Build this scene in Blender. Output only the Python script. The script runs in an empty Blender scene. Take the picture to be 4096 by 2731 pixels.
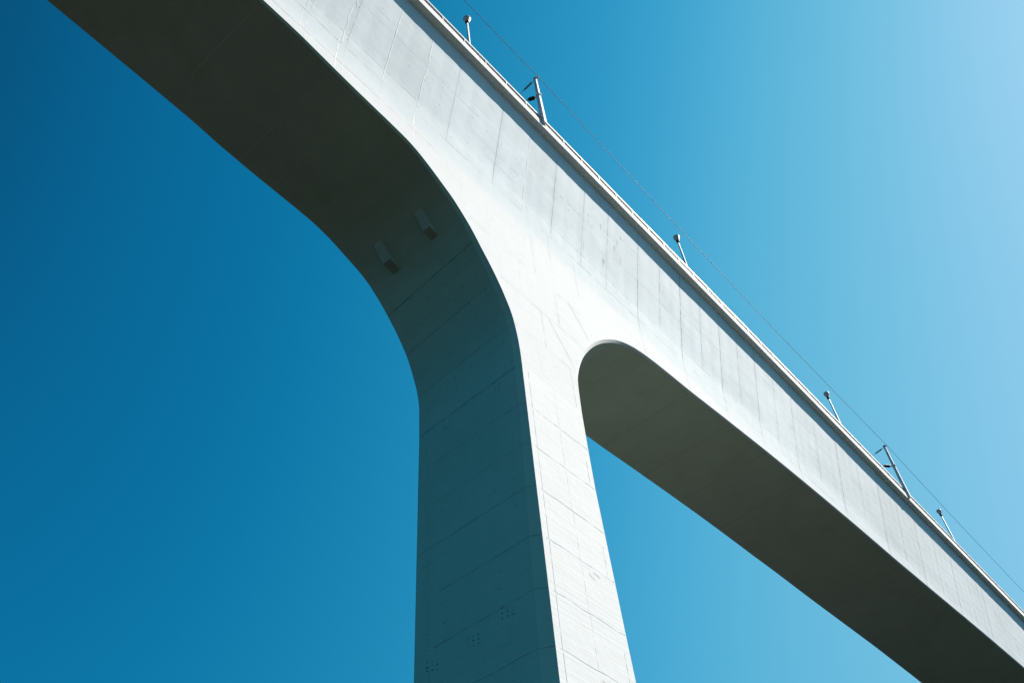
import bpy, bmesh, math, random
from mathutils import Vector, Matrix, noise
random.seed(11)
sc = bpy.context.scene
COL = sc.collection
G0 = 59.3                                   # deck reference level above the ground

# ------------------------------------------------------------------ helpers
def tag(o, label=None, cat=None, group=None, kind=None):
    for k, v in (('label', label), ('category', cat), ('group', group), ('kind', kind)):
        if v: o[k] = v
    return o

def empty(name, loc):
    o = bpy.data.objects.new(name, None); COL.objects.link(o); o.location = loc
    o.empty_display_size = .5
    return o

class MB:
    """collects world-space vertices / faces (with material index)"""
    def __init__(s): s.v = []; s.f = []; s.m = []; s.s = []
    def add(s, vs, fs, mi=0, smooth=False):
        b = len(s.v); s.v += [tuple(p) for p in vs]
        for f in fs: s.f.append([b + i for i in f]); s.m.append(mi); s.s.append(smooth)
    def box(s, x0, x1, y0, y1, z0, z1, mi=0):
        s.add([(x0,y0,z0),(x1,y0,z0),(x1,y1,z0),(x0,y1,z0),(x0,y0,z1),(x1,y0,z1),(x1,y1,z1),(x0,y1,z1)],
              [(0,3,2,1),(4,5,6,7),(0,1,5,4),(1,2,6,5),(2,3,7,6),(3,0,4,7)], mi)
    def lathe(s, a, b, prof, n=20, mi=0, smooth=True, caps=True):
        """revolve prof [(t along a->b in metres, radius)]"""
        a = Vector(a); d = (Vector(b) - a).normalized()
        u = d.orthogonal().normalized(); w = d.cross(u)
        vs = []
        for t, r in prof:
            for i in range(n):
                q = 2*math.pi*i/n
                vs.append(a + d*t + (u*math.cos(q) + w*math.sin(q))*r)
        fs = []
        for k in range(len(prof)-1):
            for i in range(n):
                j = (i+1) % n
                fs.append((k*n+i, k*n+j, (k+1)*n+j, (k+1)*n+i))
        s.add(vs, fs, mi, smooth)
        if caps:
            m = len(prof)-1
            b0 = len(s.v) - len(vs)
            s.f.append([b0+i for i in range(n)][::-1]); s.m.append(mi); s.s.append(False)
            s.f.append([b0+m*n+i for i in range(n)]); s.m.append(mi); s.s.append(False)
    def tube(s, pts, r, n=8, mi=0):
        pts = [Vector(p) for p in pts]; vs = []
        for k, p in enumerate(pts):
            d = (pts[min(k+1, len(pts)-1)] - pts[max(k-1, 0)]).normalized()
            u = d.cross(Vector((0, 0, 1)))
            if u.length < 1e-3: u = Vector((1, 0, 0))
            u.normalize(); w = u.cross(d)
            for i in range(n):
                q = 2*math.pi*i/n
                vs.append(p + (u*math.cos(q) + w*math.sin(q))*r)
        fs = [(k*n+i, k*n+(i+1) % n, (k+1)*n+(i+1) % n, (k+1)*n+i) for k in range(len(pts)-1) for i in range(n)]
        fs += [tuple(range(n))[::-1], tuple((len(pts)-1)*n+i for i in range(n))]
        s.add(vs, fs, mi, True)
    def build(s, name, mats, parent=None, origin=None, fixn=True):
        if not isinstance(mats, (list, tuple)): mats = [mats]
        org = Vector(parent.matrix_basis.translation) if (parent and origin is None) else Vector(origin or (0, 0, 0))
        if parent:
            p = parent.parent
            while p: org += p.location; p = p.parent
        me = bpy.data.meshes.new(name)
        me.from_pydata([tuple(Vector(v) - org) for v in s.v], [], s.f)
        for m in mats: me.materials.append(m)
        me.polygons.foreach_set('material_index', s.m); me.polygons.foreach_set('use_smooth', s.s)
        me.update()
        if fixn:
            bm = bmesh.new(); bm.from_mesh(me); bmesh.ops.recalc_face_normals(bm, faces=bm.faces); bm.to_mesh(me); bm.free()
        o = bpy.data.objects.new(name, me); COL.objects.link(o)
        if parent: o.parent = parent
        else: o.location = org
        return o

def copy_tree(o, parent=None):
    c = o.copy(); COL.objects.link(c)
    if parent: c.parent = parent
    for ch in list(o.children): copy_tree(ch, c)
    return c

# ------------------------------------------------------------------ materials
def newmat(name):
    m = bpy.data.materials.new(name); m.use_nodes = True
    nt = m.node_tree; return m, nt, nt.nodes['Principled BSDF']

def simple(name, col, rough=.6, metal=0., spec=.5, var=.06, scale=6., trans=0.):
    m, nt, b = newmat(name)
    tc = nt.nodes.new('ShaderNodeTexCoord'); nz = nt.nodes.new('ShaderNodeTexNoise')
    nz.inputs['Scale'].default_value = scale; nz.inputs['Detail'].default_value = 5
    nt.links.new(tc.outputs['Object'], nz.inputs['Vector'])
    cr = nt.nodes.new('ShaderNodeValToRGB')
    cr.color_ramp.elements[0].position = .25; cr.color_ramp.elements[1].position = .75
    cr.color_ramp.elements[0].color = tuple(c*(1-var) for c in col) + (1,)
    cr.color_ramp.elements[1].color = tuple(min(1, c*(1+var)) for c in col) + (1,)
    nt.links.new(nz.outputs['Fac'], cr.inputs['Fac']); nt.links.new(cr.outputs['Color'], b.inputs['Base Color'])
    b.inputs['Roughness'].default_value = rough; b.inputs['Metallic'].default_value = metal
    b.inputs['Specular IOR Level'].default_value = spec
    if trans: b.inputs['Transmission Weight'].default_value = trans
    return m

def concrete(name, col, blot=.06, streak=.05, board=0., boardaxis='z', grain=.05, bump=.25, stain=None, stain_amt=0., tone=False, shade_tint=None):
    """cast concrete: big blotches, weather streaks, formwork boards, grain, pores"""
    m, nt, b = newmat(name)
    N = nt.nodes.new; L = nt.links.new
    tc = N('ShaderNodeTexCoord')
    def noi(sx, sy, sz, detail=4, rough=.55):
        mp = N('ShaderNodeMapping'); mp.inputs['Scale'].default_value = (sx, sy, sz)
        L(tc.outputs['Object'], mp.inputs['Vector'])
        n = N('ShaderNodeTexNoise'); n.inputs['Scale'].default_value = 1; n.inputs['Detail'].default_value = detail
        n.inputs['Roughness'].default_value = rough
        L(mp.outputs['Vector'], n.inputs['Vector']); return n.outputs['Fac']
    def mth(op, a, c, cl=False):
        n = N('ShaderNodeMath'); n.operation = op; n.use_clamp = cl
        for i, v in enumerate((a, c)):
            if isinstance(v, (int, float)): n.inputs[i].default_value = v
            else: L(v, n.inputs[i])
        return n.outputs[0]
    def cen(f, amt):                                   # (f-.5)*amt*2
        return mth('MULTIPLY', mth('SUBTRACT', f, .5), 2*amt)
    big = noi(.11, .11, .13, 6, .6); med = noi(.55, .55, .7, 6, .65); fine = noi(9, 9, 9, 3)
    strk = noi(1.6, 1.6, .12, 4, .6)
    tot = mth('ADD', mth('ADD', cen(big, blot*1.6), cen(med, blot)), mth('ADD', cen(strk, streak), cen(fine, grain)))
    if board:
        bs = {'z': (.12, .12, 7.5), 'y': (7.5, .10, 7.5), 'pz': (.12, .12, 7.5)}[boardaxis]
        bd = noi(*bs, detail=3, rough=.75)
        tot = mth('ADD', tot, cen(bd, board))
    val = mth('ADD', tot, 1.0)
    if tone:                                            # per-segment tone, also lowered down the bend to offset the stronger light
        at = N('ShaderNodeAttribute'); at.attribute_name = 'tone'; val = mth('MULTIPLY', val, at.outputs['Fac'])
    mix = N('ShaderNodeMix'); mix.data_type = 'RGBA'; mix.blend_type = 'MULTIPLY'; mix.inputs[0].default_value = 1
    mix.inputs[6].default_value = col + (1,)
    if shade_tint:                                           # teal of the shade put into the colour towards the pier head
        aa = N('ShaderNodeAttribute'); aa.attribute_name = 'shade_tint'
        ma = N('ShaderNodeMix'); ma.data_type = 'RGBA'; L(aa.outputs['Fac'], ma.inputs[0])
        ma.inputs[6].default_value = col + (1,); ma.inputs[7].default_value = shade_tint + (1,); L(ma.outputs[2], mix.inputs[6])
    comb = N('ShaderNodeCombineColor')
    for i in range(3): L(val, comb.inputs[i])
    L(comb.outputs[0], mix.inputs[7]); out = mix.outputs[2]
    if stain:
        sn = noi(.35, .35, .35, 5, .6)
        mr = N('ShaderNodeMapRange'); mr.inputs[1].default_value = .55; mr.inputs[2].default_value = .75
        mr.inputs[4].default_value = stain_amt; L(sn, mr.inputs[0])
        mx = N('ShaderNodeMix'); mx.data_type = 'RGBA'; L(mr.outputs[0], mx.inputs[0])
        L(out, mx.inputs[6]); mx.inputs[7].default_value = stain + (1,); out = mx.outputs[2]
    # small pores
    vo = N('ShaderNodeTexVoronoi'); vo.inputs['Scale'].default_value = 2.3; vo.inputs['Randomness'].default_value = 1
    L(tc.outputs['Object'], vo.inputs['Vector'])
    pm = N('ShaderNodeMapRange'); pm.inputs[1].default_value = .02; pm.inputs[2].default_value = .05
    pm.inputs[3].default_value = .72; pm.inputs[4].default_value = 1
    L(vo.outputs['Distance'], pm.inputs[0])
    cb2 = N('ShaderNodeCombineColor')
    for i in range(3): L(pm.outputs[0], cb2.inputs[i])
    m2 = N('ShaderNodeMix'); m2.data_type = 'RGBA'; m2.blend_type = 'MULTIPLY'; m2.inputs[0].default_value = 1
    L(out, m2.inputs[6]); L(cb2.outputs[0], m2.inputs[7])
    L(m2.outputs[2], b.inputs['Base Color'])
    b.inputs['Roughness'].default_value = .88; b.inputs['Specular IOR Level'].default_value = .25
    h = mth('ADD', mth('MULTIPLY', med, .8), mth('MULTIPLY', noi(3.2, 3.2, 3.2, 5, .6), .35))
    if board: h = mth('ADD', h, mth('MULTIPLY', bd, .55))
    bp = N('ShaderNodeBump'); bp.inputs['Strength'].default_value = bump; bp.inputs['Distance'].default_value = .05
    L(h, bp.inputs['Height']); L(bp.outputs['Normal'], b.inputs['Normal'])
    return m

M = {}
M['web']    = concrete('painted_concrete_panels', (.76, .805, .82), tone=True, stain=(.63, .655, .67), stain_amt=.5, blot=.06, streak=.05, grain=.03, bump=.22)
M['board']  = concrete('board_marked_concrete', (.612, .617, .615), blot=.03, streak=.02, board=.07, grain=.03, bump=.30)
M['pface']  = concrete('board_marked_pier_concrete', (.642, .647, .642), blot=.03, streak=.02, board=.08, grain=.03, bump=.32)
M['soffit'] = concrete('weathered_soffit_concrete', (.50, .465, .40), blot=.10, streak=.03, board=.10, boardaxis='y', grain=.05, bump=.3, stain=(.34, .31, .24), stain_amt=.3, shade_tint=(.57, .76, .59))
M['pier']   = concrete('shaded_pier_concrete', (.57, .76, .59), blot=.05, streak=.03, board=.07, boardaxis='pz', grain=.04, bump=.3)  # green tint carries the teal of the shaded side
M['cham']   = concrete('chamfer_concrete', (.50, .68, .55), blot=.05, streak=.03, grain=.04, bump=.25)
M['fascia'] = concrete('fascia_concrete', (.72, .715, .70), blot=.03, streak=.05, grain=.03, bump=.15, stain=(.45, .36, .27), stain_amt=.2)
M['under']  = concrete('overhang_underside', (.72, .73, .69), blot=.06, streak=.03, grain=.04, bump=.2)
M['block']  = concrete('corbel_concrete', (.66, .72, .62), blot=.08, streak=.05, grain=.05, bump=.3)
M['block_under']   = concrete('corbel_underside_concrete', (.40, .375, .31), blot=.12, streak=.05, grain=.05, bump=.3)  # darker, browner concrete for the corbel undersides
M['joint']  = simple('joint_grime', (.50, .51, .515), .95, var=.25, scale=1.5)
M['jointd'] = simple('dark_joint', (.34, .345, .345), .95, var=.3, scale=1.5)
M['mortar_lit'] = simple('repair_mortar_and_lit_joints', (.86, .85, .83), .85, var=.04)  # repaired cracks, and painted light along the left-hand joints
M['hole']   = simple('tie_hole_dark', (.07, .075, .07), .95)
M['galv']   = simple('galvanised_steel', (.66, .67, .67), .6, 0, var=.07, scale=3)
M['white']  = simple('white_rail_paint', (.82, .82, .80), .45, var=.04)
M['brown']  = simple('weathered_panel', (.24, .185, .145), .8, var=.3, scale=1.2)
M['dark']   = simple('black_metal', (.012, .012, .013), .55)
M['gapshade'] = simple('dark_gap_shade', (.05, .045, .04), .9)
M['lampw']  = simple('opal_lamp_plastic', (.55, .54, .51), .4, var=.03)
M['lampd']  = simple('lamp_cap', (.35, .36, .36), .4, var=.05)
M['ceramic']= simple('dark_glazed_ceramic', (.007, .006, .006), .5, spec=.2, var=.2)
M['glass']  = simple('insulator_glass', (.10, .13, .13), .08, spec=.8, var=.1)
M['wire']   = simple('oxidised_copper_wire', (.05, .06, .06), .6, .3)
M['paint']  = simple('black_number_paint', (.03, .03, .03), .7)

# ------------------------------------------------------------------ bridge geometry (z relative to the deck reference)
C0, KW, ZB = .4425, .2186, -8.6
YB = C0 - KW*ZB
def yface(z):
    """near face of the girder: leaning web above, vertical board-marked wall below"""
    if z > -6.8: return C0 - KW*z
    if z > -10.0:                                       # the lean dies out smoothly
        t = -6.8 - z
        return C0 + KW*6.8 + KW*t - (KW-.02)*t*t/6.4
    return C0 + KW*6.8 + KW*3.2 - (KW-.02)*1.6 + .02*(1-math.exp(z+10.0))

def spline(pts, n=8):
    P = [Vector((a, 0, b)) for a, b in pts]; out = []
    for i in range(len(P)-1):
        p0 = P[max(i-1, 0)]; p1 = P[i]; p2 = P[i+1]; p3 = P[min(i+2, len(P)-1)]
        t0 = (p1-p0).length**.5 or 1e-6; t1 = (p2-p1).length**.5; t2 = (p3-p2).length**.5 or 1e-6
        m1 = (p2-p1)/t1 - (p2-p0)/(t0+t1) + (p1-p0)/t0 if i > 0 else (p2-p1)/t1
        m2 = (p3-p2)/t2 - (p3-p1)/(t1+t2) + (p2-p1)/t1 if i < len(P)-2 else (p2-p1)/t1
        m1 = m1*t1; m2 = m2*t1
        k = max(2, int((p2-p1).length/.35)) if (p2-p1).length < 12 else 14
        for j in range(k):
            t = j/k
            q = p1*(2*t**3-3*t*t+1) + m1*(t**3-2*t*t+t) + p2*(-2*t**3+3*t*t) + m2*(t**3-t*t)
            out.append((q.x, q.z))
    out.append(pts[-1]); return out

CUT = -23.53
LO = [(-62,-10.6),(-40,-10.9),(-25,-11.1),(-18.1,-11.16),(-15.95,-11.24),(-14.28,-11.44),(-12.8,-11.62),(-10.8,-11.8),(-9.3,-11.93),(-8.2,-12.1),
      (-7.3,-12.47),(-5.93,-13.3),(-5.06,-13.9),(-3.8,-15.2),(-3.1,-16.2),(-2.38,-17.25),(-1.69,-18.45),(-1.05,-20.0),(-.80,-21.4),(-.71,-22.5),(-.69,CUT)]
RO = [(3.88,CUT),(3.94,-22.3),(4.0,-21.4),(4.17,-20.4),(4.52,-19.3),(5.04,-18.15),(5.72,-17.05),(6.62,-15.86),(7.52,-14.9),(8.31,-14.2),(9.1,-13.58),(9.9,-13.08),
      (11.4,-12.42),(13.3,-11.98),(15.4,-11.72),(18.0,-11.45),(22.7,-10.83),(31.1,-9.85),(42.3,-8.98),(50.4,-8.56),(57.6,-8.12),(65.7,-7.62),(73.8,-7.17),(81.5,-6.85),(100,-6.45),(130,-6.3),(200,-7.4),(330,-12)]
LC, RC = spline(LO), spline(RO)
YFAR = [(-62,9.5),(-25,9.68),(-15,9.92),(-8,9.72),(-4.6,9.36),(-1,9.28),(4.5,9.28),(8,9.5),(16,9.84),(29,10.2),(40,10.42),(63,10.62),(75,10.85),(130,11.2),(330,11.2)]
def lerp(T, x):
    if x <= T[0][0]: return T[0][1]
    for (a, b), (c, d) in zip(T, T[1:]):
        if x <= c: return b + (d-b)*(x-a)/(c-a)
    return T[-1][1]

rng = random.Random(5)
JX = [-36.2,-33.6,-31.,-28.4,-25.8,-23.2,-20.6,-18.1,-15.6,-13.1,-10.52,-7.97,-5.55,-1.66,.97,3.72,6.70,9.34,12.84,18.1,23.35,28.55,34.22,41.9,49.8,57.5,65.5,73.3,81.45,89.4,97.3]
JOFF = [(rng.uniform(-.005,.005), rng.uniform(-.005,.005)) for _ in range(len(JX)+1)]
PXW = 1.31; PZH = .82
def disp(x, z):
    """formwork unevenness of the near face in metres (towards the viewer is negative)"""
    i = sum(1 for j in JX if j <= x)
    a = JX[i-1] if i > 0 else x-2.6
    b = JX[i] if i < len(JX) else x+2.6
    t = min(1, max(0, (x-a)/(b-a)))
    o = JOFF[i][0]*(1-t) + JOFF[i][1]*t
    fade = min(1, max(0, (z-ZB)/.6))
    pil = (abs(math.sin(math.pi*(x+.4)/PXW))**.6 * abs(math.sin(math.pi*z/PZH))**.6)
    n1 = noise.noise((x*.35, z*.45, 3.1)); n2 = noise.noise((x*1.1, z*1.3, 9.4))
    up = min(1, max(.15, (-z)/.8))
    return (o*fade - .010*pil*fade*(.45+.55*(noise.noise((x*.12, z*.2, 1))+.5)) + .012*n1*fade + .0035*n2)*up

BASE = Vector((1.6, 5.8, 0))
def W(x, y, z): return (x, y, z+G0)
bridge = empty('railway_bridge', tuple(BASE))
tag(bridge, 'white concrete railway bridge with a curved haunched girder growing out of one tall pier', 'bridge')

# ---- girder : near face
g = MB()
xs = [p[0] for p in LC] + [-.69+4.57*i/14 for i in range(1, 14)] + [p[0] for p in RC]
ex = [-30+.28*i for i in range(int((98+30)/.28))]
xs = sorted(set([round(v, 4) for v in xs] + [round(v, 4) for v in ex if not (-3.9 < v < -.6 or 3.8 < v < 5.2)]))
xf = [xs[0]]
for v in xs[1:]:
    if v - xf[-1] > .02: xf.append(v)
xs = xf
LCm = LC; RCm = RC
def bottom(x):
    if x <= -.69: return lerp(LCm, x)
    if x >= 3.88: return lerp(RCm, x)
    return CUT
# monotone safety
def mono(c):
    o = [c[0]]
    for p in c[1:]:
        o.append((max(p[0], o[-1][0]+1e-4), p[1]))
    return o
LCm = mono(LC); RCm = mono(RC)
NA, NB = 34, 20; ZM = -10.0                               # the board-marked zone starts at ZM
vs = []; 
for x in xs:
    b = bottom(x); zt = max(ZM, b)
    for k in range(NA+1):
        z = zt*k/NA
        vs.append((x, yface(z)+disp(x, z), z))
    for k in range(1, NB+1):
        z = zt + (b-zt)*k/NB if b < ZM-.05 else b-.0005*k
        vs.append((x, yface(z)+disp(x, z), z))
R = NA+NB+1
fsA, fsB = [], []
for i in range(len(xs)-1):
    for k in range(R-1):
        f = (i*R+k, (i+1)*R+k, (i+1)*R+k+1, i*R+k+1)
        (fsA if k < NA else fsB).append(f)
b0 = len(g.v); g.v += [W(*p) for p in vs]
for f in fsA: g.f.append([b0+i for i in f]); g.m.append(0); g.s.append(True)
for f in fsB: g.f.append([b0+i for i in f]); g.m.append(1); g.s.append(True)

# ---- girder : chamfer, soffit, far side
def cham(x, z):
    """(cut along soffit normal, cut in y)"""
    steep = min(1, max(0, (-z-11.5)/7))
    b = .13 + .17*steep
    if z < -26: b += (-26-z)*.018
    if x > 3: return (.10+.12*steep), (.11+.07*steep)
    return .62*b, b
def sect(c, side):
    out = []
    for i, (x, z) in enumerate(c):
        a = c[max(i-1, 0)]; d = c[min(i+1, len(c)-1)]
        t = Vector((d[0]-a[0], d[1]-a[1])).normalized()
        n = Vector((t.y, -t.x))                         # points to the void below / beside
        if n.y > 0 and abs(n.y) > .3: n = -n
        if side == 'L' and n.x > 0 and abs(n.y) < .3: n = -n
        if side == 'R' and n.x < 0 and abs(n.y) < .3: n = -n
        ca, cb = cham(x, z)
        yn = yface(z) + disp(x, z); yf = lerp(YFAR, x)
        xi, zi = x + n.x*ca, z + n.y*ca
        k = min(1, max(0, (-19-z)/4.5)) if side == 'L' else 0; k = k*k*(3-2*k)
        fb = .5*cb; dx = lerp([(-x_, v) for x_, v in ((-13, 0), (-15, .22), (-16.5, .40), (-18, .36), (-19.5, .20), (-21, .19), (-22.3, .12), (CUT, .07))], -z) if side == 'L' else 0
        out.append([(x, yn, z), (xi, yn+cb, zi), (x+n.x*ca*.5+dx, yf-fb, z+n.y*ca*.5), (x+dx, yf, z)])
    return out
def strip(mb, S, i, j, mi):
    vs = [W(*r[i]) for r in S] + [W(*r[j]) for r in S]; n = len(S)
    mb.add(vs, [(k, k+1, n+k+1, n+k) for k in range(n-1)], mi, True)
SL, SR = sect(LCm, 'L'), sect(RCm, 'R')
for S in (SL, SR):
    strip(g, S, 0, 1, 3 if S is SL else 1)
    # soffit subdivided across for smooth shading
    hi = [r for r in S if r[0][2] > -15.75]; lo = [r for r in S if r[0][2] <= -15.75]
    if S is SL: strip(g, hi+lo[:1], 1, 2, 2); strip(g, lo, 1, 2, 11)
    else: strip(g, lo+hi[:1], 1, 2, 11); strip(g, hi, 1, 2, 2)
    strip(g, S, 2, 3, 3)
# far web (out of sight, closes the box)
def farweb(c):
    vs = []; n = len(c)
    for x, y, z in c: vs.append(W(x, y, z))
    for x, y, z in c: vs.append(W(x, y+.002, max(ZB, z+.01)))
    for x, y, z in c: vs.append(W(x, y - KW*ZB, 0))
    g.add(vs, [(q*n+k, q*n+k+1, (q+1)*n+k+1, (q+1)*n+k) for q in (0, 1) for k in range(n-1)], 1, False)
farweb([r[3] for r in SL] + [(-.62+4.5*i/8, 9.28, CUT) for i in range(1, 8)] + [r[3] for r in SR])
# tie-rod holes, small dark pits on a loose grid
def pit(mb, c, u, w, r, mi):
    c, u, w = Vector(c), Vector(u), Vector(w)
    n = 7
    mb.add([c] + [c + (u*math.cos(2*math.pi*i/n) + w*math.sin(2*math.pi*i/n))*r for i in range(n)],
           [(0, 1+i, 1+(i+1) % n) for i in range(n)], mi)
HOLE, JT, JD, MO = 4, 5, 6, 7
wv = Vector((0, KW, -1)).normalized()
for ix in range(-22, 76):
    for iz in range(1, 11):
        x = ix*1.31 + rng.uniform(-.05, .05); z = -iz*.82 + .41 + rng.uniform(-.05, .05)
        if z < max(bottom(x)+.4, ZB) or rng.random() < .3: continue
        p = W(x, yface(z)+disp(x, z)-.006, z)
        pit(g, p, (1, 0, 0), wv, rng.choice([.012, .016, .024]), HOLE)
for _ in range(70):
    x = rng.uniform(-9, 12); z = rng.uniform(-21, ZB-.3)
    if z > bottom(x)+.5 and (x < 4 or z > -12.5 or True):
        if z < bottom(x)+.4: continue
        pit(g, W(x, yface(z)+disp(x, z)-.006, z), (1, 0, 0), (0, 0, 1), rng.choice([.012, .016, .022]), HOLE)
# joints as narrow jagged ribbons laid on the face
def ribbon(mb, pts, w, mi, lift=.005, jag=0., vary=.4, rz=False):
    """pts: (x, z) list on the near face"""
    P = []
    for (xa, za), (xb, zb) in zip(pts, pts[1:]):
        k = max(1, int(math.hypot(xb-xa, zb-za)/.22))
        for j in range(k): P.append((xa+(xb-xa)*j/k, za+(zb-za)*j/k))
    P.append(pts[-1]); vs = []
    wob = 0
    for i, (x, z) in enumerate(P):
        wob = .75*wob + rng.uniform(-jag, jag)
        a = P[max(i-1, 0)]; b = P[min(i+1, len(P)-1)]
        t = Vector((b[0]-a[0], b[1]-a[1])).normalized(); n = (t.y, -t.x)
        ww = w*.5*max(.15, 1+rng.uniform(-vary, vary))
        for s in (-1, 1):
            X = x + n[0]*(wob+s*ww); Z = z + n[1]*(wob+s*ww)
            vs.append(W(X, yface(Z)+disp(X, Z)-lift, Z))
    mb.add(vs, [(2*i, 2*i+2, 2*i+3, 2*i+1) for i in range(len(P)-1)], mi)
for j in JX:                                              # transverse construction joints
    b = bottom(j)
    if j < -12:
        ribbon(g, [(j, -.15), (j, b+.05)], .022, MO, jag=.006); continue
    if j == -7.97:
        ribbon(g, [(j-.02, -1.0), (j-.02, -3.4)], .06, MO, jag=.03); ribbon(g, [(j+.06, -3.4), (j-.05, -6.2)], .05, MO, jag=.02)
        ribbon(g, [(j, -6.3), (j+.03, -8.3)], .035, MO, jag=.02); ribbon(g, [(j-.1, -8.6), (j-.05, -11.2)], .045, MO, jag=.02); continue
    if j == -10.52:
        ribbon(g, [(j, -.2), (j, -8.4)], .035, MO, jag=.003); ribbon(g, [(j, -8.6), (j+.02, -10.2)], .018, MO, jag=.004); continue
    if j < 3: ribbon(g, [(j, -.2), (j, -8.5)], .020 if j < 0 else .010, MO if j < 0 else JT, jag=.004); continue
    if j < 10: ribbon(g, [(j, -.2), (j, -8.4)], .013, JT, jag=.006, vary=.7); continue
    w = .030 if j < 30 else .042
    ribbon(g, [(j, -.2), (j, max(b+.05, -8.5))], w, JT if j not in (12.84, 18.1, 23.35) else JD, jag=.015, vary=.75)
    if b < -8.6: ribbon(g, [(j, -8.5), (j+.03, b+.05)], w*.6, JT, jag=.03, vary=.8)
# the bright jagged repaired crack at the upper left
ribbon(g, [(-13.1, -.2), (-13.12, -3.1)], .075, MO, jag=.02); ribbon(g, [(-13.3, -3.1), (-13.38, -4.3), (-13.15, -4.9)], .07, MO, jag=.02)
ribbon(g, [(-13.5, -4.8), (-13.45, -8.3)], .075, MO, jag=.03); ribbon(g, [(-13.6, -8.3), (-13.55, -11.4)], .05, MO, jag=.03)
ribbon(g, [(-15.9, -5.2), (-15.88, -8.2)], .035, MO, jag=.004); ribbon(g, [(-16, -8.6), (-15.95, -10.3)], .03, MO, jag=.004)
half = [a+(b-a)/2 for a, b in zip(JX[18:], JX[19:])]
for j in half: ribbon(g, [(j, -.3), (j, max(bottom(j)+.2, -7.2))], .018, JT, jag=.004, vary=.8)
# horizontal panel seams
def seam(z, x0, x1, w, mi, jag=.008, skip=.35):
    x = x0
    while x < x1:
        L = rng.uniform(1.5, 5)
        if rng.random() > skip and min(z, z) > bottom(min(x+L, x1))+.1 and z > bottom(x)+.1:
            ribbon(g, [(x, z), (min(x+L, x1), z)], w*rng.uniform(.3, .8), mi, jag=jag, vary=.7)
        x += L
seam(-4.05, -30, 97, .020, JT); seam(-1.62, -30, 97, .014, JT, skip=.6); seam(-2.45, -30, 97, .014, JT, skip=.6); seam(-3.28, -30, 97, .013, JT, skip=.65)
seam(-4.95, 10, 97, .016, JT, skip=.5); seam(-5.75, -30, 97, .018, JT, skip=.45); seam(-6.6, -12, 97, .016, JT, skip=.5); seam(-7.4, -30, 60, .020, JT, skip=.3)
seam(-8.5, -30, 52, .030, JT, skip=.12); seam(-10.4, -30, -6, .026, JT, skip=.05); seam(-11.3, -5, 14, .014, JT, skip=.5); seam(-9.6, 5, 26, .014, JT, skip=.4)
seam(-14.2, -3.9, 6.4, .024, JT, skip=.15); seam(-17.42, -1.7, 4.8, .022, JT, skip=.1); seam(-20.48, -.9, 4.0, .02, JT, skip=.05)
ribbon(g, [(4.5, -14.1), (5.2, -15.0), (6.0, -16.2)], .03, JT, jag=.012); ribbon(g, [(2.2, -17.6), (3.4, -19.2), (4.0, -20.3)], .022, JT, jag=.012)
for x, z0, z1 in ((.1, -14.3, -17.3), (1.65, -10.2, -14.1), (1.6, -17.5, -20.4), (3.2, -14.3, -17.3), (-2.2, -10.5, -14), (-4.3, -9.6, -12.6), (5.9, -9, -12.4), (.9, -20.5, -23.4), (3.5, -20.5, -23.4), (-6.3, -8.7, -11.5), (3.4, -8.7, -11)):
    ribbon(g, [(x, z0), (x, z1)], .016, JT if x > 1 else MO, jag=.004, vary=.8)
# faint drip stains of grime on the upper panels between the masts
for _ in range(10):
    x = rng.uniform(5, 11.5); z = rng.uniform(-6.5, -2); l = rng.uniform(.25, .9)
    ribbon(g, [(x, z), (x+.02, z-l)], rng.uniform(.03, .09), 8, lift=.004, jag=.01, vary=.8)
# soffit joint lines (pour joints running across)
def soffit_line(mb, S, idx, w, mi, y0=None, y1=None):
    a = Vector(S[idx][1]); b = Vector(S[idx][2]); t = (Vector(S[idx+1][1]) - a).normalized()
    n = Vector((t.z, 0, -t.x))
    if n.z > 0 and abs(n.z) > .2: n = -n
    if abs(n.z) <= .2 and n.x > 0 and S is SL: n = -n
    vs = []; k = 24; wob = 0
    for i in range(k+1):
        p = a + (b-a)*(i/k); wob = .7*wob + rng.uniform(-.006, .006); ww = w*.5*rng.uniform(.4, 1.3)
        for s in (-1, 1): vs.append(W(*(p + t*(wob+s*ww) + n*.006)))
    mb.add(vs, [(2*i, 2*i+2, 2*i+3, 2*i+1) for i in range(k)], mi)
def near(S, x=None, z=None):
    return min(range(len(S)-1), key=lambda i: abs(S[i][0][0]-x) if x is not None else abs(S[i][0][2]-z))
soffit_line(g, SL, near(SL, z=-15.75), .035, JD)
for z in (-18.1, -20.6): soffit_line(g, SL, near(SL, z=z), .02, 9)
for x in (-18.1, -13.4): soffit_line(g, SL, near(SL, x=x), .03, 10)
for x in (18.1, 23.35, 28.55, 34.2, 41.9, 49.8, 57.5, 65.5, 73.3, 81.4): soffit_line(g, SR, near(SR, x=x), .05, 9)
# tie holes in the curved soffit above the pier
for zz in (-15.9, -16.6, -17.4, -18.2, -19., -19.8, -20.6, -21.4, -22.2, -23.):
    i = near(SL, z=zz); a = Vector(SL[i][1]); b = Vector(SL[i][2]); t = (Vector(SL[i+1][1])-a).normalized()
    n = Vector((t.z, 0, -t.x)); n = n if n.x < 0 else -n
    for k in range(6):
        if rng.random() < .2: continue
        p = a + (b-a)*((k+.5)/6+rng.uniform(-.015, .015)) + t*rng.uniform(-.1, .1)
        pit(g, W(*(p+n*.005)), (0, 1, 0), t, rng.choice([.018, .025, .03]), HOLE)
M['drip'] = simple('grey_drip_stain', (.66, .67, .68), .95, var=.15, scale=2)
M['sline'] = simple('soffit_joint_line', (.30, .31, .27), .95, var=.3, scale=1.2)
M['sline2'] = simple('pale_soffit_seam', (.66, .68, .60), .95, var=.2, scale=1.2)
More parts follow.
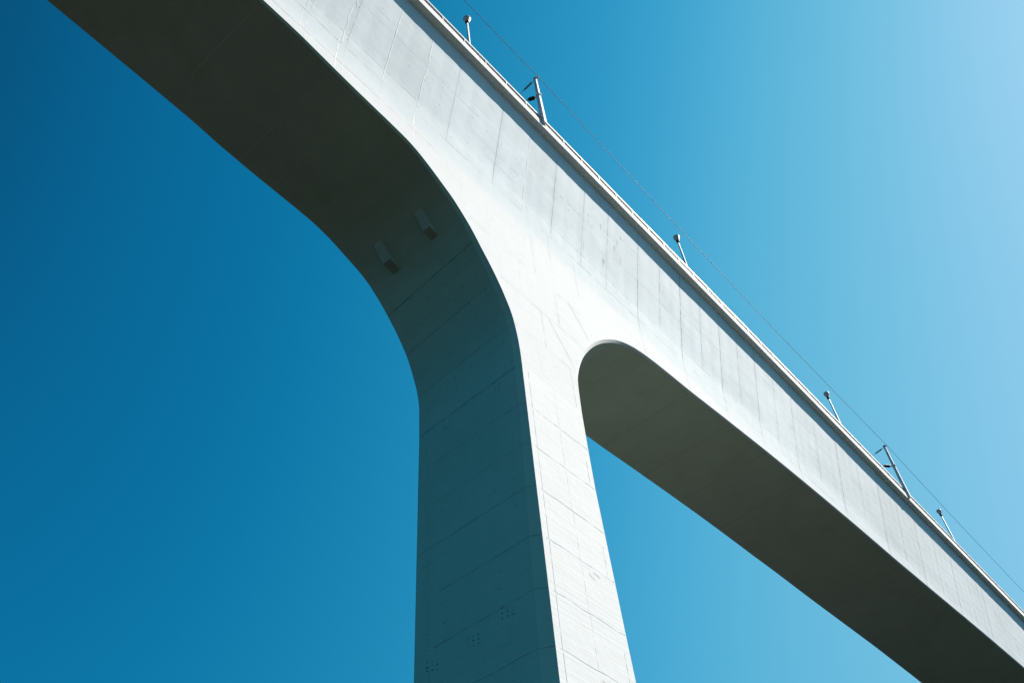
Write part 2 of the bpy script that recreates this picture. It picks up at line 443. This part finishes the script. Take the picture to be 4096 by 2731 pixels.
girder = g.build('girder', [M['web'], M['board'], M['soffit'], M['cham'], M['hole'], M['joint'], M['jointd'], M['mortar_lit'], M['drip'], M['sline'], M['sline2'], M['pier']], bridge, fixn=False)
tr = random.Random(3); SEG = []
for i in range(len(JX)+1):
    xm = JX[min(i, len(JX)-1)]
    SEG.append(.955 + tr.uniform(-.03, .03) + (.11 if -3 < xm < 36 else .06 if 36 <= xm < 52 else .04 if -6 < xm <= -3 else 0))  # random tone per segment, raised near the pier
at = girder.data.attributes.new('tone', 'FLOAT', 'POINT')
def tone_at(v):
    z = v[2]-G0; f = min(1, max(0, (-7.0-z)/2.9)); f = f*f*(3-2*f)  # colour darkens down the bend to even out the sunlight it catches
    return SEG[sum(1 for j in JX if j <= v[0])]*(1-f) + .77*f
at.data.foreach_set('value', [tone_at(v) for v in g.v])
at = girder.data.attributes.new('shade_tint', 'FLOAT', 'POINT')
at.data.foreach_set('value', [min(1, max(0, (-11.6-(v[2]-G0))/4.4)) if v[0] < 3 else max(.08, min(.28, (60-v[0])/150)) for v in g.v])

# ---- pier shaft
p = MB()
def xl(z): return -.69 - .0*(z-CUT)
def xr(z): return lerp([(-60, 5.35), (-38, 4.31), (-36, 4.2), (-33, 4.07), (-28.6, 3.87), (-26.4, 3.85), (-23, 3.88)], z)
def pdisp(x, z): return disp(x, z)*.9
zs = [CUT - .33*i for i in range(int((G0+CUT)/.33)+1)] + [-G0]
rows = []
for z in zs:
    ca, cb = cham(0, z)
    yn = yface(z); a, b = xl(z), xr(z)
    fx = -.62 - .022*(CUT-z)
    ys_far = 9.28
    rows.append((z, yn, a, b, ca, cb, fx, ys_far))
NX = 18
vs = []
for (z, yn, a, b, ca, cb, fx, yf) in rows:
    for i in range(NX+1):
        x = a+(b-a)*i/NX; vs.append(W(x, yn+pdisp(x, z), z))
p.add(vs, [(r*(NX+1)+i, r*(NX+1)+i+1, (r+1)*(NX+1)+i+1, (r+1)*(NX+1)+i) for r in range(len(rows)-1) for i in range(NX)], 0, True)
def pstrip(A, B, mi):
    n = len(A); p.add([W(*q) for q in A+B], [(k, k+1, n+k+1, n+k) for k in range(n-1)], mi, True)
E = lambda f: [f(*r) for r in rows]
near_l = E(lambda z, yn, a, b, ca, cb, fx, yf: (a, yn+pdisp(a, z), z)); in_l = E(lambda z, yn, a, b, ca, cb, fx, yf: (a-ca, yn+pdisp(a, z)+cb, z))
far_in = E(lambda z, yn, a, b, ca, cb, fx, yf: (fx-.09, yf-.14, z)); far_l = E(lambda z, yn, a, b, ca, cb, fx, yf: (fx, yf, z))
near_r = E(lambda z, yn, a, b, ca, cb, fx, yf: (b, yn+pdisp(b, z), z)); in_r = E(lambda z, yn, a, b, ca, cb, fx, yf: (b+ca, yn+cb, z))
fr_in = E(lambda z, yn, a, b, ca, cb, fx, yf: (b+ca, yf-.3, z)); fr = E(lambda z, yn, a, b, ca, cb, fx, yf: (b, yf, z))
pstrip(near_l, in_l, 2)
# left shaded face, a grid so that it can carry a little unevenness
NY = 10; vs = []
for r, (A, B) in enumerate(zip(in_l, far_in)):
    for i in range(NY+1):
        t = i/NY; q = Vector(A)*(1-t)+Vector(B)*t
        vs.append(W(q.x + .006*noise.noise((q.y*.5, q.z*.5, 4)), q.y, q.z))
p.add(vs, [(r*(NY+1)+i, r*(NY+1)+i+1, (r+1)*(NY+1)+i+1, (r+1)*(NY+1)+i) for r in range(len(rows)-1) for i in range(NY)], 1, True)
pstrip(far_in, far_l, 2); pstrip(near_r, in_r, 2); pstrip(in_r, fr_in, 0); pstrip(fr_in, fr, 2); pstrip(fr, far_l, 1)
# lifts : horizontal pour joints on the near face and the left face
LIFT = [CUT-.06, -26.1, -28.58, -31.0, -33.55, -36.05, -38.53, -41.1, -43.7, -46.3]
def prib(P, w, mi, nrm, jag=.006, vary=.5):
    vs = []; wob = 0
    for i, q in enumerate(P):
        q = Vector(q); t = (Vector(P[min(i+1, len(P)-1)])-Vector(P[max(i-1, 0)])).normalized(); s0 = t.cross(nrm).normalized()
        wob = .75*wob+rng.uniform(-jag, jag); ww = w*.5*max(.15, 1+rng.uniform(-vary, vary))
        for s in (-1, 1): vs.append(W(*(q+s0*(wob+s*ww)+nrm*.006)))
    p.add(vs, [(2*i, 2*i+2, 2*i+3, 2*i+1) for i in range(len(P)-1)], mi)
ny = Vector((0, -1, 0)); nx = Vector((-1, 0, 0))
def row_at(z): return min(rows, key=lambda r: abs(r[0]-z))
for i, z in enumerate(LIFT):
    r = row_at(z); a, b = r[2], r[3]; n = 16
    if i: prib([(a+.25+(b-a-.3)*k/n, yface(z)+pdisp(a+(b-a)*k/n, z), z+.02*math.sin(k*.9+i)) for k in range(n+1)], .017, 4, ny, jag=.01, vary=.8)
    A = min(in_l, key=lambda q: abs(q[2]-z)); B = min(far_in, key=lambda q: abs(q[2]-z))
    w = .03 if i == 0 else .016
    P = [Vector(A).lerp(Vector(B), k/24) for k in range(25)]
    prib([(q.x-.004, q.y, z+.015*math.sin(k*.7+i*2)) for k, q in enumerate(P)][: 25 if i in (0, 1, 3) else 21], w, 3 if i == 0 else 6, nx, jag=.006, vary=.7)
    # across the chamfer
    C1 = min(near_l, key=lambda q: abs(q[2]-z)); nn = Vector((-1, -.6, 0)).normalized()
    prib([(C1[0]+(A[0]-C1[0])*k/4, C1[1]+(A[1]-C1[1])*k/4, z) for k in range(5)], .03, 6, nn)
    # vertical board joints beside the arrises
    z2 = LIFT[i+1] if i+1 < len(LIFT) else z-2.5
    for off, wd in ((.42, .016), ((b-a)*.52, .008)):
        prib([(a+off, yface(z)+pdisp(a+off, zz), zz) for zz in [z-.1+(z2-z)*(k/9)*(.95) for k in range(10)]], wd, 4, ny, jag=.004, vary=.8)
    if i % 2: prib([(b-.35, yface(z)+pdisp(b-.35, zz), zz) for zz in [z-.9+(z2-z+1.1)*(k/9) for k in range(10)]], .02, 4, ny, jag=.004, vary=.8)
    prib([(fx0, y0, zz) for fx0, y0, zz in [(-.98-.01*k, 8.35, z-.25+(z2-z+.4)*k/8) for k in range(9)]], .012, 6, nx)
# tie holes on the left face
for iz in range(24):
    for iy in range(6):
        if rng.random() < .22: continue
        z = CUT-.6-iz*.85+rng.uniform(-.12, .12); t = (iy+.5)/6+rng.uniform(-.02, .02)
        A = Vector(min(in_l, key=lambda q: abs(q[2]-z))); B = Vector(min(far_in, key=lambda q: abs(q[2]-z))); q = A.lerp(B, t)
        pit(p, W(q.x-.012, q.y, z), (0, 1, 0), (0, 0, 1), rng.choice([.012, .017, .024]), 5)
def cluster(yc, zc, n=3, m=3):
    for i in range(n):
        for k in range(m):
            A = Vector(min(in_l, key=lambda q: abs(q[2]-zc))); B = Vector(min(far_in, key=lambda q: abs(q[2]-zc)))
            t = (yc-A.y)/(B.y-A.y); q = A.lerp(B, t)
            pit(p, W(q.x-.013, yc+i*.27-.2, zc-k*.2+rng.uniform(-.04, .04)+i*.05), (0, 1, 0), (0, 0, 1), rng.choice([.016, .026, .034]), 5)
cluster(3.9, -23.9, 2, 3); cluster(7.2, -24.3, 2, 3); cluster(4.1, -36.2); cluster(5.9, -36.6); cluster(8.1, -36.7)
# faint scars on the near pier face
for x, z in ((2.2, -34.0), (2.6, -33.75), (2.0, -38.85), (2.4, -39.0)):
    prib([(x+.08*k, yface(z)+pdisp(x+.08*k, z), z-.02*k) for k in range(6)], .05, 7, ny, jag=.03, vary=.9)
M['scar'] = simple('beige_scar', (.57, .545, .51), .9, var=.2, scale=3)
M['pline'] = simple('pier_joint_line', (.27, .29, .26), .95, var=.3, scale=1.2)
M['pjoint'] = simple('pale_joint', (.53, .53, .53), .95, var=.2, scale=1.5)
M['pfaint'] = simple('faint_joint_line', (.40, .46, .40), .95, var=.3, scale=1.2)
p.build('pier', [M['pface'], M['pier'], M['cham'], M['pline'], M['pjoint'], M['hole'], M['pfaint'], M['scar']], bridge, fixn=False)

# ---- deck edge : fascia beam in cast lengths, slab, far edge
def wav(x): return .012*noise.noise((x*.13, 2, 7)) + .006*noise.noise((x*.6, 5, 1))
e = MB()
fx = [-62+.5*i for i in range(int((335+62)/.5))]
prof = [(0, 0, 0), (0, .70, 0), (.03, .715, 0), (.55, .715, 0), (.55, .3, 0)]
vs = []
for x in fx:
    o = wav(x)
    vs += [W(x, o, .012+o*.8), W(x, o, .70), W(x, .02+o, .715), W(x, .55, .715), W(x, .55, .30)]
n = 5
e.add(vs, [(i*n+k, (i+1)*n+k, (i+1)*n+k+1, i*n+k+1) for i in range(len(fx)-1) for k in range(n-1)], 0, False)
vs = []
for x in fx:                                              # underside of the overhang, with a drip groove
    o = wav(x)
    vs += [W(x, o, .012+o*.8), W(x, .05+o, .004), W(x, .07+o, .03), W(x, .09+o, .03), W(x, .11+o, .002), W(x, C0+.1, .0)]
n = 6
e.add(vs, [(i*n+k, (i+1)*n+k, (i+1)*n+k+1, i*n+k+1) for i in range(len(fx)-1) for k in range(n-1)], 1, False)
# open joints between fascia lengths, a few rusty runs
for x in [-22.4, -9.6, -4.55, 1.9, 14.7, 27.5, 40.3, 53.1, 65.9, 78.7]:
    o = wav(x); e.add([W(x-.012, o-.003, .02), W(x+.012, o-.003, .02), W(x+.012, o-.003, .70), W(x-.012, o-.003, .70)], [(0, 1, 2, 3)], 2)
for x in (-4.5, 2.3, 2.6):
    o = wav(x)
    e.add([W(x-.05, o-.004, .70), W(x+.05, o-.004, .70), W(x+.025, o-.004, .25), W(x-.01, o-.004, .15)], [(0, 1, 2, 3)], 3)
e.build('edge_beam', [M['fascia'], M['under'], M['joint'], M['scar']], bridge, fixn=True)
d = MB()
d.box(-62, 330, .55, 11.9, G0+.06, G0+.30, 0); d.box(-62, 330, 11.9, 12.45, G0+.0, G0+.715, 0)
d.build('deck_slab', [M['under']], bridge)
M['ballast'] = concrete('track_ballast', (.085, .075, .065), blot=.2, streak=0, grain=.4, bump=.9)
d = MB(); d.box(-62, 330, .56, 11.89, G0+.304, G0+.58); d.build('ballast_bed', [M['ballast']], bridge)

# ---- wedge corbels under the haunches, drain hole
def corbel(y0, y1, mirror):
    P = [(-5.82, -13.38), (-5.0, -14.50), (-4.25, -14.72), (-4.6, -14.0)]
    if mirror: P = [(3.28-x, z+.1) for x, z in P]
    b = MB(); vs = [W(x, y0, z) for x, z in P] + [W(x, y1, z) for x, z in P]
    b.add(vs, [(0, 1, 5, 4)], 0); b.add(vs, [(1, 2, 6, 5)], 1); b.add(vs, [(2, 3, 7, 6), (3, 0, 4, 7), (0, 1, 2, 3), (4, 7, 6, 5)], 0)
    o = b.build('corbel', [M['block'], M['block_under']], bridge)
    return o
corbel(4.14, 4.62, False); corbel(7.15, 7.68, False); corbel(4.14, 4.62, True); corbel(7.15, 7.68, True)
for (x, y, z, r) in ((-5.97, 4.05, -13.34, .10), (-5.99, 4.32, -13.32, .05)):
    h = MB(); t = Vector((.82, 0, -.57)); n = Vector((-.57, 0, -.82))
    c = Vector(W(x, y, z)) + n*.03
    h.add([c+(t*math.cos(a)*1.2+Vector((0, 1, 0))*math.sin(a)*1.5)*r for a in [i*math.pi/5 for i in range(10)]], [tuple(range(10))])
    h.build('drain_hole', [M['hole']], bridge)

# ------------------------------------------------------------------ railing along the deck edge
rail = empty('bridge_railing', W(20, .08, .715))
tag(rail, 'white handrail over a weathered brown panel running along the deck edge', 'railing')
b = MB(); b.box(-62, 330, .03, .115, G0+1.375, G0+1.535); b.build('handrail', [M['white']], rail)
b = MB(); b.box(-62, 330, .118, .165, G0+.80, G0+1.50); b.build('infill_panel', [M['brown']], rail)
b = MB(); b.box(-62, 330, .085, .125, G0+1.03, G0+1.075); b.build('middle_rail', [M['galv']], rail)
b = MB(); b.box(-62, 330, .05, .11, G0+.716, G0+.80); b.build('gap_shade_strip', [M['gapshade']], rail)  # dark strip standing in for the shaded gap under the panel
pm = MB(); pm.add([(-.03,-.03,0),(.03,-.03,0),(.03,.03,0),(-.03,.03,0),(-.025,-.03,.76),(.025,-.03,.76),(.025,.03,.76),(-.025,.03,.76)],
       [(0,3,2,1),(4,5,6,7),(0,1,5,4),(1,2,6,5),(2,3,7,6),(3,0,4,7)])
pm.box(-.06, .06, -.035, .035, 0, .012)
post = pm.build('post', [M['galv']]); COL.objects.unlink(post)
for i in range(62):
    q = post.copy(); COL.objects.link(q); q.parent = rail
    q.location = (-29.55 + 1.975*i - 20, -.025, .002)
bpy.data.objects.remove(post)

# ------------------------------------------------------------------ lamps
def lamp(x, y):
    r = empty('street_lamp', W(x, y, .716))
    base = Vector(W(x, y, .716))
    H = 5.42
    b = MB(); b.lathe(base, base+Vector((0, 0, 1)), [(0, .15), (.03, .15), (.04, .105), (.9, .10), (H, .066)], 20); b.build('pole', [M['galv']], r)
    b = MB(); b.lathe(base, base+Vector((0, 0, 1)), [(H-.08, .09), (H-.05, .135), (H+.10, .14), (H+.12, .12)], 20); b.build('collar', [M['dark']], r)
    b = MB(); b.lathe(base, base+Vector((0, 0, 1)), [(H+.10, .118), (H+.20, .152), (H+.52, .258), (H+.60, .268), (H+.64, .262)], 28); b.build('lamp_shade', [M['lampw']], r)
    b = MB(); b.lathe(base, base+Vector((0, 0, 1)), [(H+.635, .255), (H+.66, .262), (H+.70, .22), (H+.73, .12), (H+.74, .03)], 28); b.build('cap', [M['lampd']], r)
    return r
l0 = lamp(-4.95, .411)
tag(l0, 'deck lamp with cone shade nearest the viewer, topmost above the railing', 'lamp', 'lamps along the deck edge')
for x, lab in ((20.05, 'second deck lamp, between the two steel masts and nearer the higher one'),
               (45.05, 'third deck lamp, standing just before the farther steel mast'),
               (70.05, 'farthest deck lamp, small grey cone beyond the second steel mast')):
    c = copy_tree(l0); c.location = W(x, .411, .716); tag(c, lab)

# ------------------------------------------------------------------ catenary masts
def mast(x):
    yc = -.05
    r = empty('catenary_mast', W(x, yc, .48))
    def w(dx, y, z): return Vector(W(x+dx, y, z))
    b = MB(); T = 7.2
    vs = []
    for z, hx, hy in ((.48, .135, .165), (T, .078, .098)):
        vs += [w(-hx, yc-hy, z), w(hx, yc-hy, z), w(hx, yc+hy, z), w(-hx, yc+hy, z)]
    b.add(vs, [(0, 3, 2, 1), (4, 5, 6, 7), (0, 1, 5, 4), (1, 2, 6, 5), (2, 3, 7, 6), (3, 0, 4, 7)]); b.build('pole', [M['galv']], r)
    b = MB(); b.box(x-.085, x+.085, yc-.16, yc+.105, G0+T-.10, G0+T+.03); b.lathe(w(-.05, yc-.25, T-.05), w(.05, yc-.25, T-.05), [(0, .05), (.16, .05)], 10)
    b.box(x-.02, x+.02, yc-.27, yc-.1, G0+T-.08, G0+T-.03); b.build('top_clamp', [M['dark']], r)
    b = MB()                                                       # band carrying the cantilever
    for s in (-1, 1):
        b.box(x+s*.115-.012, x+s*.115+.012, yc-.2, yc+.17, G0+4.50, G0+4.56)
    b.box(x-.127, x+.127, yc-.155, yc-.125, G0+4.48, G0+4.58); b.box(x-.127, x+.127, yc+.125, yc+.155, G0+4.48, G0+4.58)
    b.box(x-.05, x+.05, yc-.22, yc-.155, G0+4.49, G0+4.57)
    b.build('clamp_band', [M['galv']], r)
    # upper stay : rod, ribbed insulator, wire
    A, B = w(0, yc+.1, 7.06), w(0, 2.75, 6.62)
    d = (B-A).normalized()
    ins = MB(); pr = [(0, .022), (.04, .05)]
    t = .05
    for k in range(11):
        pr += [(t, .042), (t+.022, .108), (t+.032, .108), (t+.046, .042)]; t += .064
    pr += [(t+.02, .05), (t+.06, .02)]
    s0 = A + d*.2
    ins.lathe(s0, s0+d, pr, 16); io = ins.build('insulator', [M['glass']], r)
    b = MB(); b.tube([A, s0+d*.03], .022); b.build('stay_link', [M['wire']], r)
    b = MB(); b.lathe(s0+d*(t+.04), B, [(0, .022), (.18, .02), (.2, .011), ((B-s0).length-t-.05, .011)], 8); b.build('stay_wire', [M['wire']], r)
    # lower cantilever : bracket, fat insulator, tube
    A, B = w(0, yc+.13, 4.53), w(0, 2.75, 6.62)
    d = (B-A).normalized(); s0 = A + d*.24
    pr = [(0, .04), (.03, .09), (.05, .09)]; t = .06
    for k in range(9): pr += [(t, .11), (t+.02, .142), (t+.034, .142), (t+.052, .11)]; t += .060
    pr += [(t+.02, .075), (t+.16, .036)]
    ins = MB(); ins.lathe(s0, s0+d, pr, 18); ins.build('insulator', [M['ceramic']], r)
    b = MB(); b.lathe(A, A+d, [(0, .036), (.06, .036), (.061, .06), (.13, .06), (.131, .036), (.28, .036)], 10); b.build('hinge_pin', [M['dark']], r)
    b = MB(); b.tube([s0+d*(t+.12), B], .028); b.build('cantilever_tube', [M['dark']], r)
    # base bracket bolted on the fascia
    b = MB(); b.box(x-.24, x+.24, -.035, -.016, G0+.45, G0+.68); 
    for sx in (-.19, .19):
        for sz in (.50, .63): b.lathe(w(sx, -.06, sz), w(sx, 0, sz), [(0, .022), (.04, .022)], 6)
    b.build('base_plate', [M['galv']], r)
    # stencilled number on the face looking back along the bridge
    for ch, z in (('N', 6.17), ('5', 6.0)):
        cu = bpy.data.curves.new('number_marking', 'FONT'); cu.body = ch; cu.size = .19; cu.align_x = 'CENTER'; cu.align_y = 'CENTER'; cu.extrude = .001
        ob = bpy.data.objects.new('tmp', cu); COL.objects.link(ob)
        bpy.context.view_layer.update()
        me = bpy.data.meshes.new_from_object(ob.evaluated_get(bpy.context.evaluated_depsgraph_get()))
        bpy.data.objects.remove(ob)
        me.materials.clear(); me.materials.append(M['paint'])
        o = bpy.data.objects.new('number_marking', me); COL.objects.link(o); o.parent = r
        f = (z-.48)/(T-.48); hx = .135+(.078-.135)*f
        o.location = (-hx-.004, 0, z-.48)
        o.matrix_basis = Matrix.Translation((-hx-.004, 0, z-.48)) @ Matrix(((0, 0, -1, 0), (-1, 0, 0, 0), (0, 1, 0, 0), (0, 0, 0, 1)))
    return r
m0 = mast(1.74)
tag(m0, 'pale steel catenary mast with two dark insulators, the nearer and higher of the pair', 'mast', 'catenary masts on the deck edge')
m1 = copy_tree(m0); m1.location = W(56.4, -.05, .48)
m1.location.z -= .12
tag(m1, 'pale steel catenary mast with two dark insulators, the smaller one farther along the deck')

# overhead earth wire with its sag
wm = MB(); pts = []
SUP = [(-52.9, 7.12), (1.74, 7.13), (56.4, 6.98), (111., 7.0), (165.6, 7.0)]
for (xa, za), (xb, zb) in zip(SUP, SUP[1:]):
    for k in range(40):
        t = k/40; pts.append(W(xa+(xb-xa)*t, -.33, za+(zb-za)*t - .70*4*t*(1-t)))
wm.tube(pts, .018, 6)
wo = wm.build('overhead_wire', [M['wire']], origin=W(1.74, -.33, 7.13))
tag(wo, 'thin dark overhead wire strung between the mast tops against the sky', 'wire')

# ------------------------------------------------------------------ ground and river (below the frame, they bounce light up)
def sheet(name, x0, x1, y0, y1, z, mat, n=12):
    b = MB(); vs = [(x0+(x1-x0)*i/n, y0+(y1-y0)*j/n, z) for i in range(n+1) for j in range(n+1)]
    b.add(vs, [(i*(n+1)+j, (i+1)*(n+1)+j, (i+1)*(n+1)+j+1, i*(n+1)+j+1) for i in range(n) for j in range(n)])
    o = b.build(name, [mat], fixn=False); tag(o, kind='structure'); return o
M['ground'] = concrete('riverbank_ground', (.0052, .0090, .0054), blot=.35, streak=0, grain=.2, bump=.6)
M['water'] = simple('river_water', (.004, .011, .011), .3, spec=.06, var=.2, scale=.05)
sheet('ground', -4000, 4000, -4000, 4000, 0, M['ground'], 20)
M['reflector'] = concrete('unseen_reflector', (.050, .068, .060), blot=.2, streak=0, grain=.1, bump=.4)
sheet('bounce_sheet', 4, 32, -45, 45, .015, M['reflector'], 8)  # unseen sheet added to bounce light onto the arch soffit
sheet('river', 40, 270, -3500, 3500, .03, M['water'], 10)

# ------------------------------------------------------------------ sky and sun
SUN = Vector((1.5, -1, 1.9)).normalized()
w = bpy.data.worlds.new('World'); sc.world = w; w.use_nodes = True
nt = w.node_tree; bg = nt.nodes['Background']
sk = nt.nodes.new('ShaderNodeTexSky'); sk.sky_type = 'NISHITA'; sk.sun_disc = False
sk.sun_elevation = math.asin(SUN.z); sk.sun_rotation = math.atan2(SUN.x, SUN.y)
sk.air_density = 2.5; sk.dust_density = .6; sk.ozone_density = 1
EXPO = .93
def vm(op, a, s):
    n = nt.nodes.new('ShaderNodeVectorMath'); n.operation = op; nt.links.new(a, n.inputs[0])
    n.inputs['Scale'].default_value = s; return n.outputs[0]
cv = nt.nodes.new('ShaderNodeRGBCurve')
def lin(v):
    v /= 255.; return v/12.92 if v < .04045 else ((v+.055)/1.055)**2.4
TAB = [(0, 0, 20, 40), (.33, 5, 66, 105), (.369, 8, 84, 126), (.39, 9, 99, 146), (.428, 12, 114, 162), (.445, 16, 121, 169), (.478, 30, 134, 180), (.533, 51, 154, 200),
       (.56, 67, 165, 208), (.589, 85, 176, 215), (.628, 104, 186, 221), (.659, 117, 192, 226), (.70, 134, 199, 232), (.74, 147, 205, 237), (.80, 158, 212, 243), (.88, 156, 230, 262), (1, 158, 262, 292), (1.5, 180, 330, 365), (2.5, 270, 395, 425)]
CS = 3.4                                                # keeps the curve's table inside 0..1
PTS = [[(t[0]/2.5, t[c]) for t in TAB] for c in (1, 2, 3)]
cv.mapping.use_clip = True; cv.mapping.extend = 'HORIZONTAL'
for ch in range(3):
    c = cv.mapping.curves[ch]
    while len(c.points) > 2: c.points.remove(c.points[1])
    P = PTS[ch]
    c.points[0].location = (P[0][0], lin(P[0][1])/CS); c.points[1].location = (P[-1][0], lin(P[-1][1])/CS)
    for x, v in P[1:-1]: c.points.new(x, lin(v)/CS)
cv.mapping.update()
sp = nt.nodes.new('ShaderNodeSeparateColor'); nt.links.new(vm('SCALE', sk.outputs[0], .1/2.5), sp.inputs[0])
nt.links.new(sp.outputs[2], cv.inputs['Color'])
nt.links.new(vm('SCALE', cv.outputs['Color'], 10*CS/2**EXPO), bg.inputs['Color'])
bg.inputs['Strength'].default_value = .1
sl = bpy.data.lights.new('sun', 'SUN'); sl.energy = 5.0; sl.angle = math.radians(.5); sl.color = (1, .935, .86)
so = bpy.data.objects.new('sun', sl); COL.objects.link(so)
so.rotation_euler = (-SUN).to_track_quat('-Z', 'Y').to_euler(); so.location = (60, -60, 120)

# ------------------------------------------------------------------ camera
cam = bpy.data.cameras.new('camera'); co = bpy.data.objects.new('camera', cam); COL.objects.link(co); sc.camera = co
cam.sensor_width = 36; cam.lens = 3878.7512/4096*36; cam.clip_end = 12000; cam.clip_start = .1
yaw, pitch, roll = .639, .8567, -.1102
f = Vector((math.cos(pitch)*math.cos(yaw), math.cos(pitch)*math.sin(yaw), math.sin(pitch)))
r = Vector((math.sin(yaw), -math.cos(yaw), 0)); u = r.cross(f)
r2 = r*math.cos(roll)+u*math.sin(roll); u2 = -r*math.sin(roll)+u*math.cos(roll)
mw = Matrix.Identity(4)
for i in range(3): mw[i][0] = r2[i]; mw[i][1] = u2[i]; mw[i][2] = -f[i]
mw.translation = Vector((-25.8345, -15.9066, -57.592+G0))
co.matrix_world = mw

vs_ = sc.view_settings
sc.display_settings.display_device = 'sRGB'
vs_.view_transform = 'Standard'; vs_.look = 'None'; vs_.exposure = EXPO; vs_.gamma = 1; vs_.use_curve_mapping = False
sc.cycles.max_bounces = 8; sc.cycles.diffuse_bounces = 5
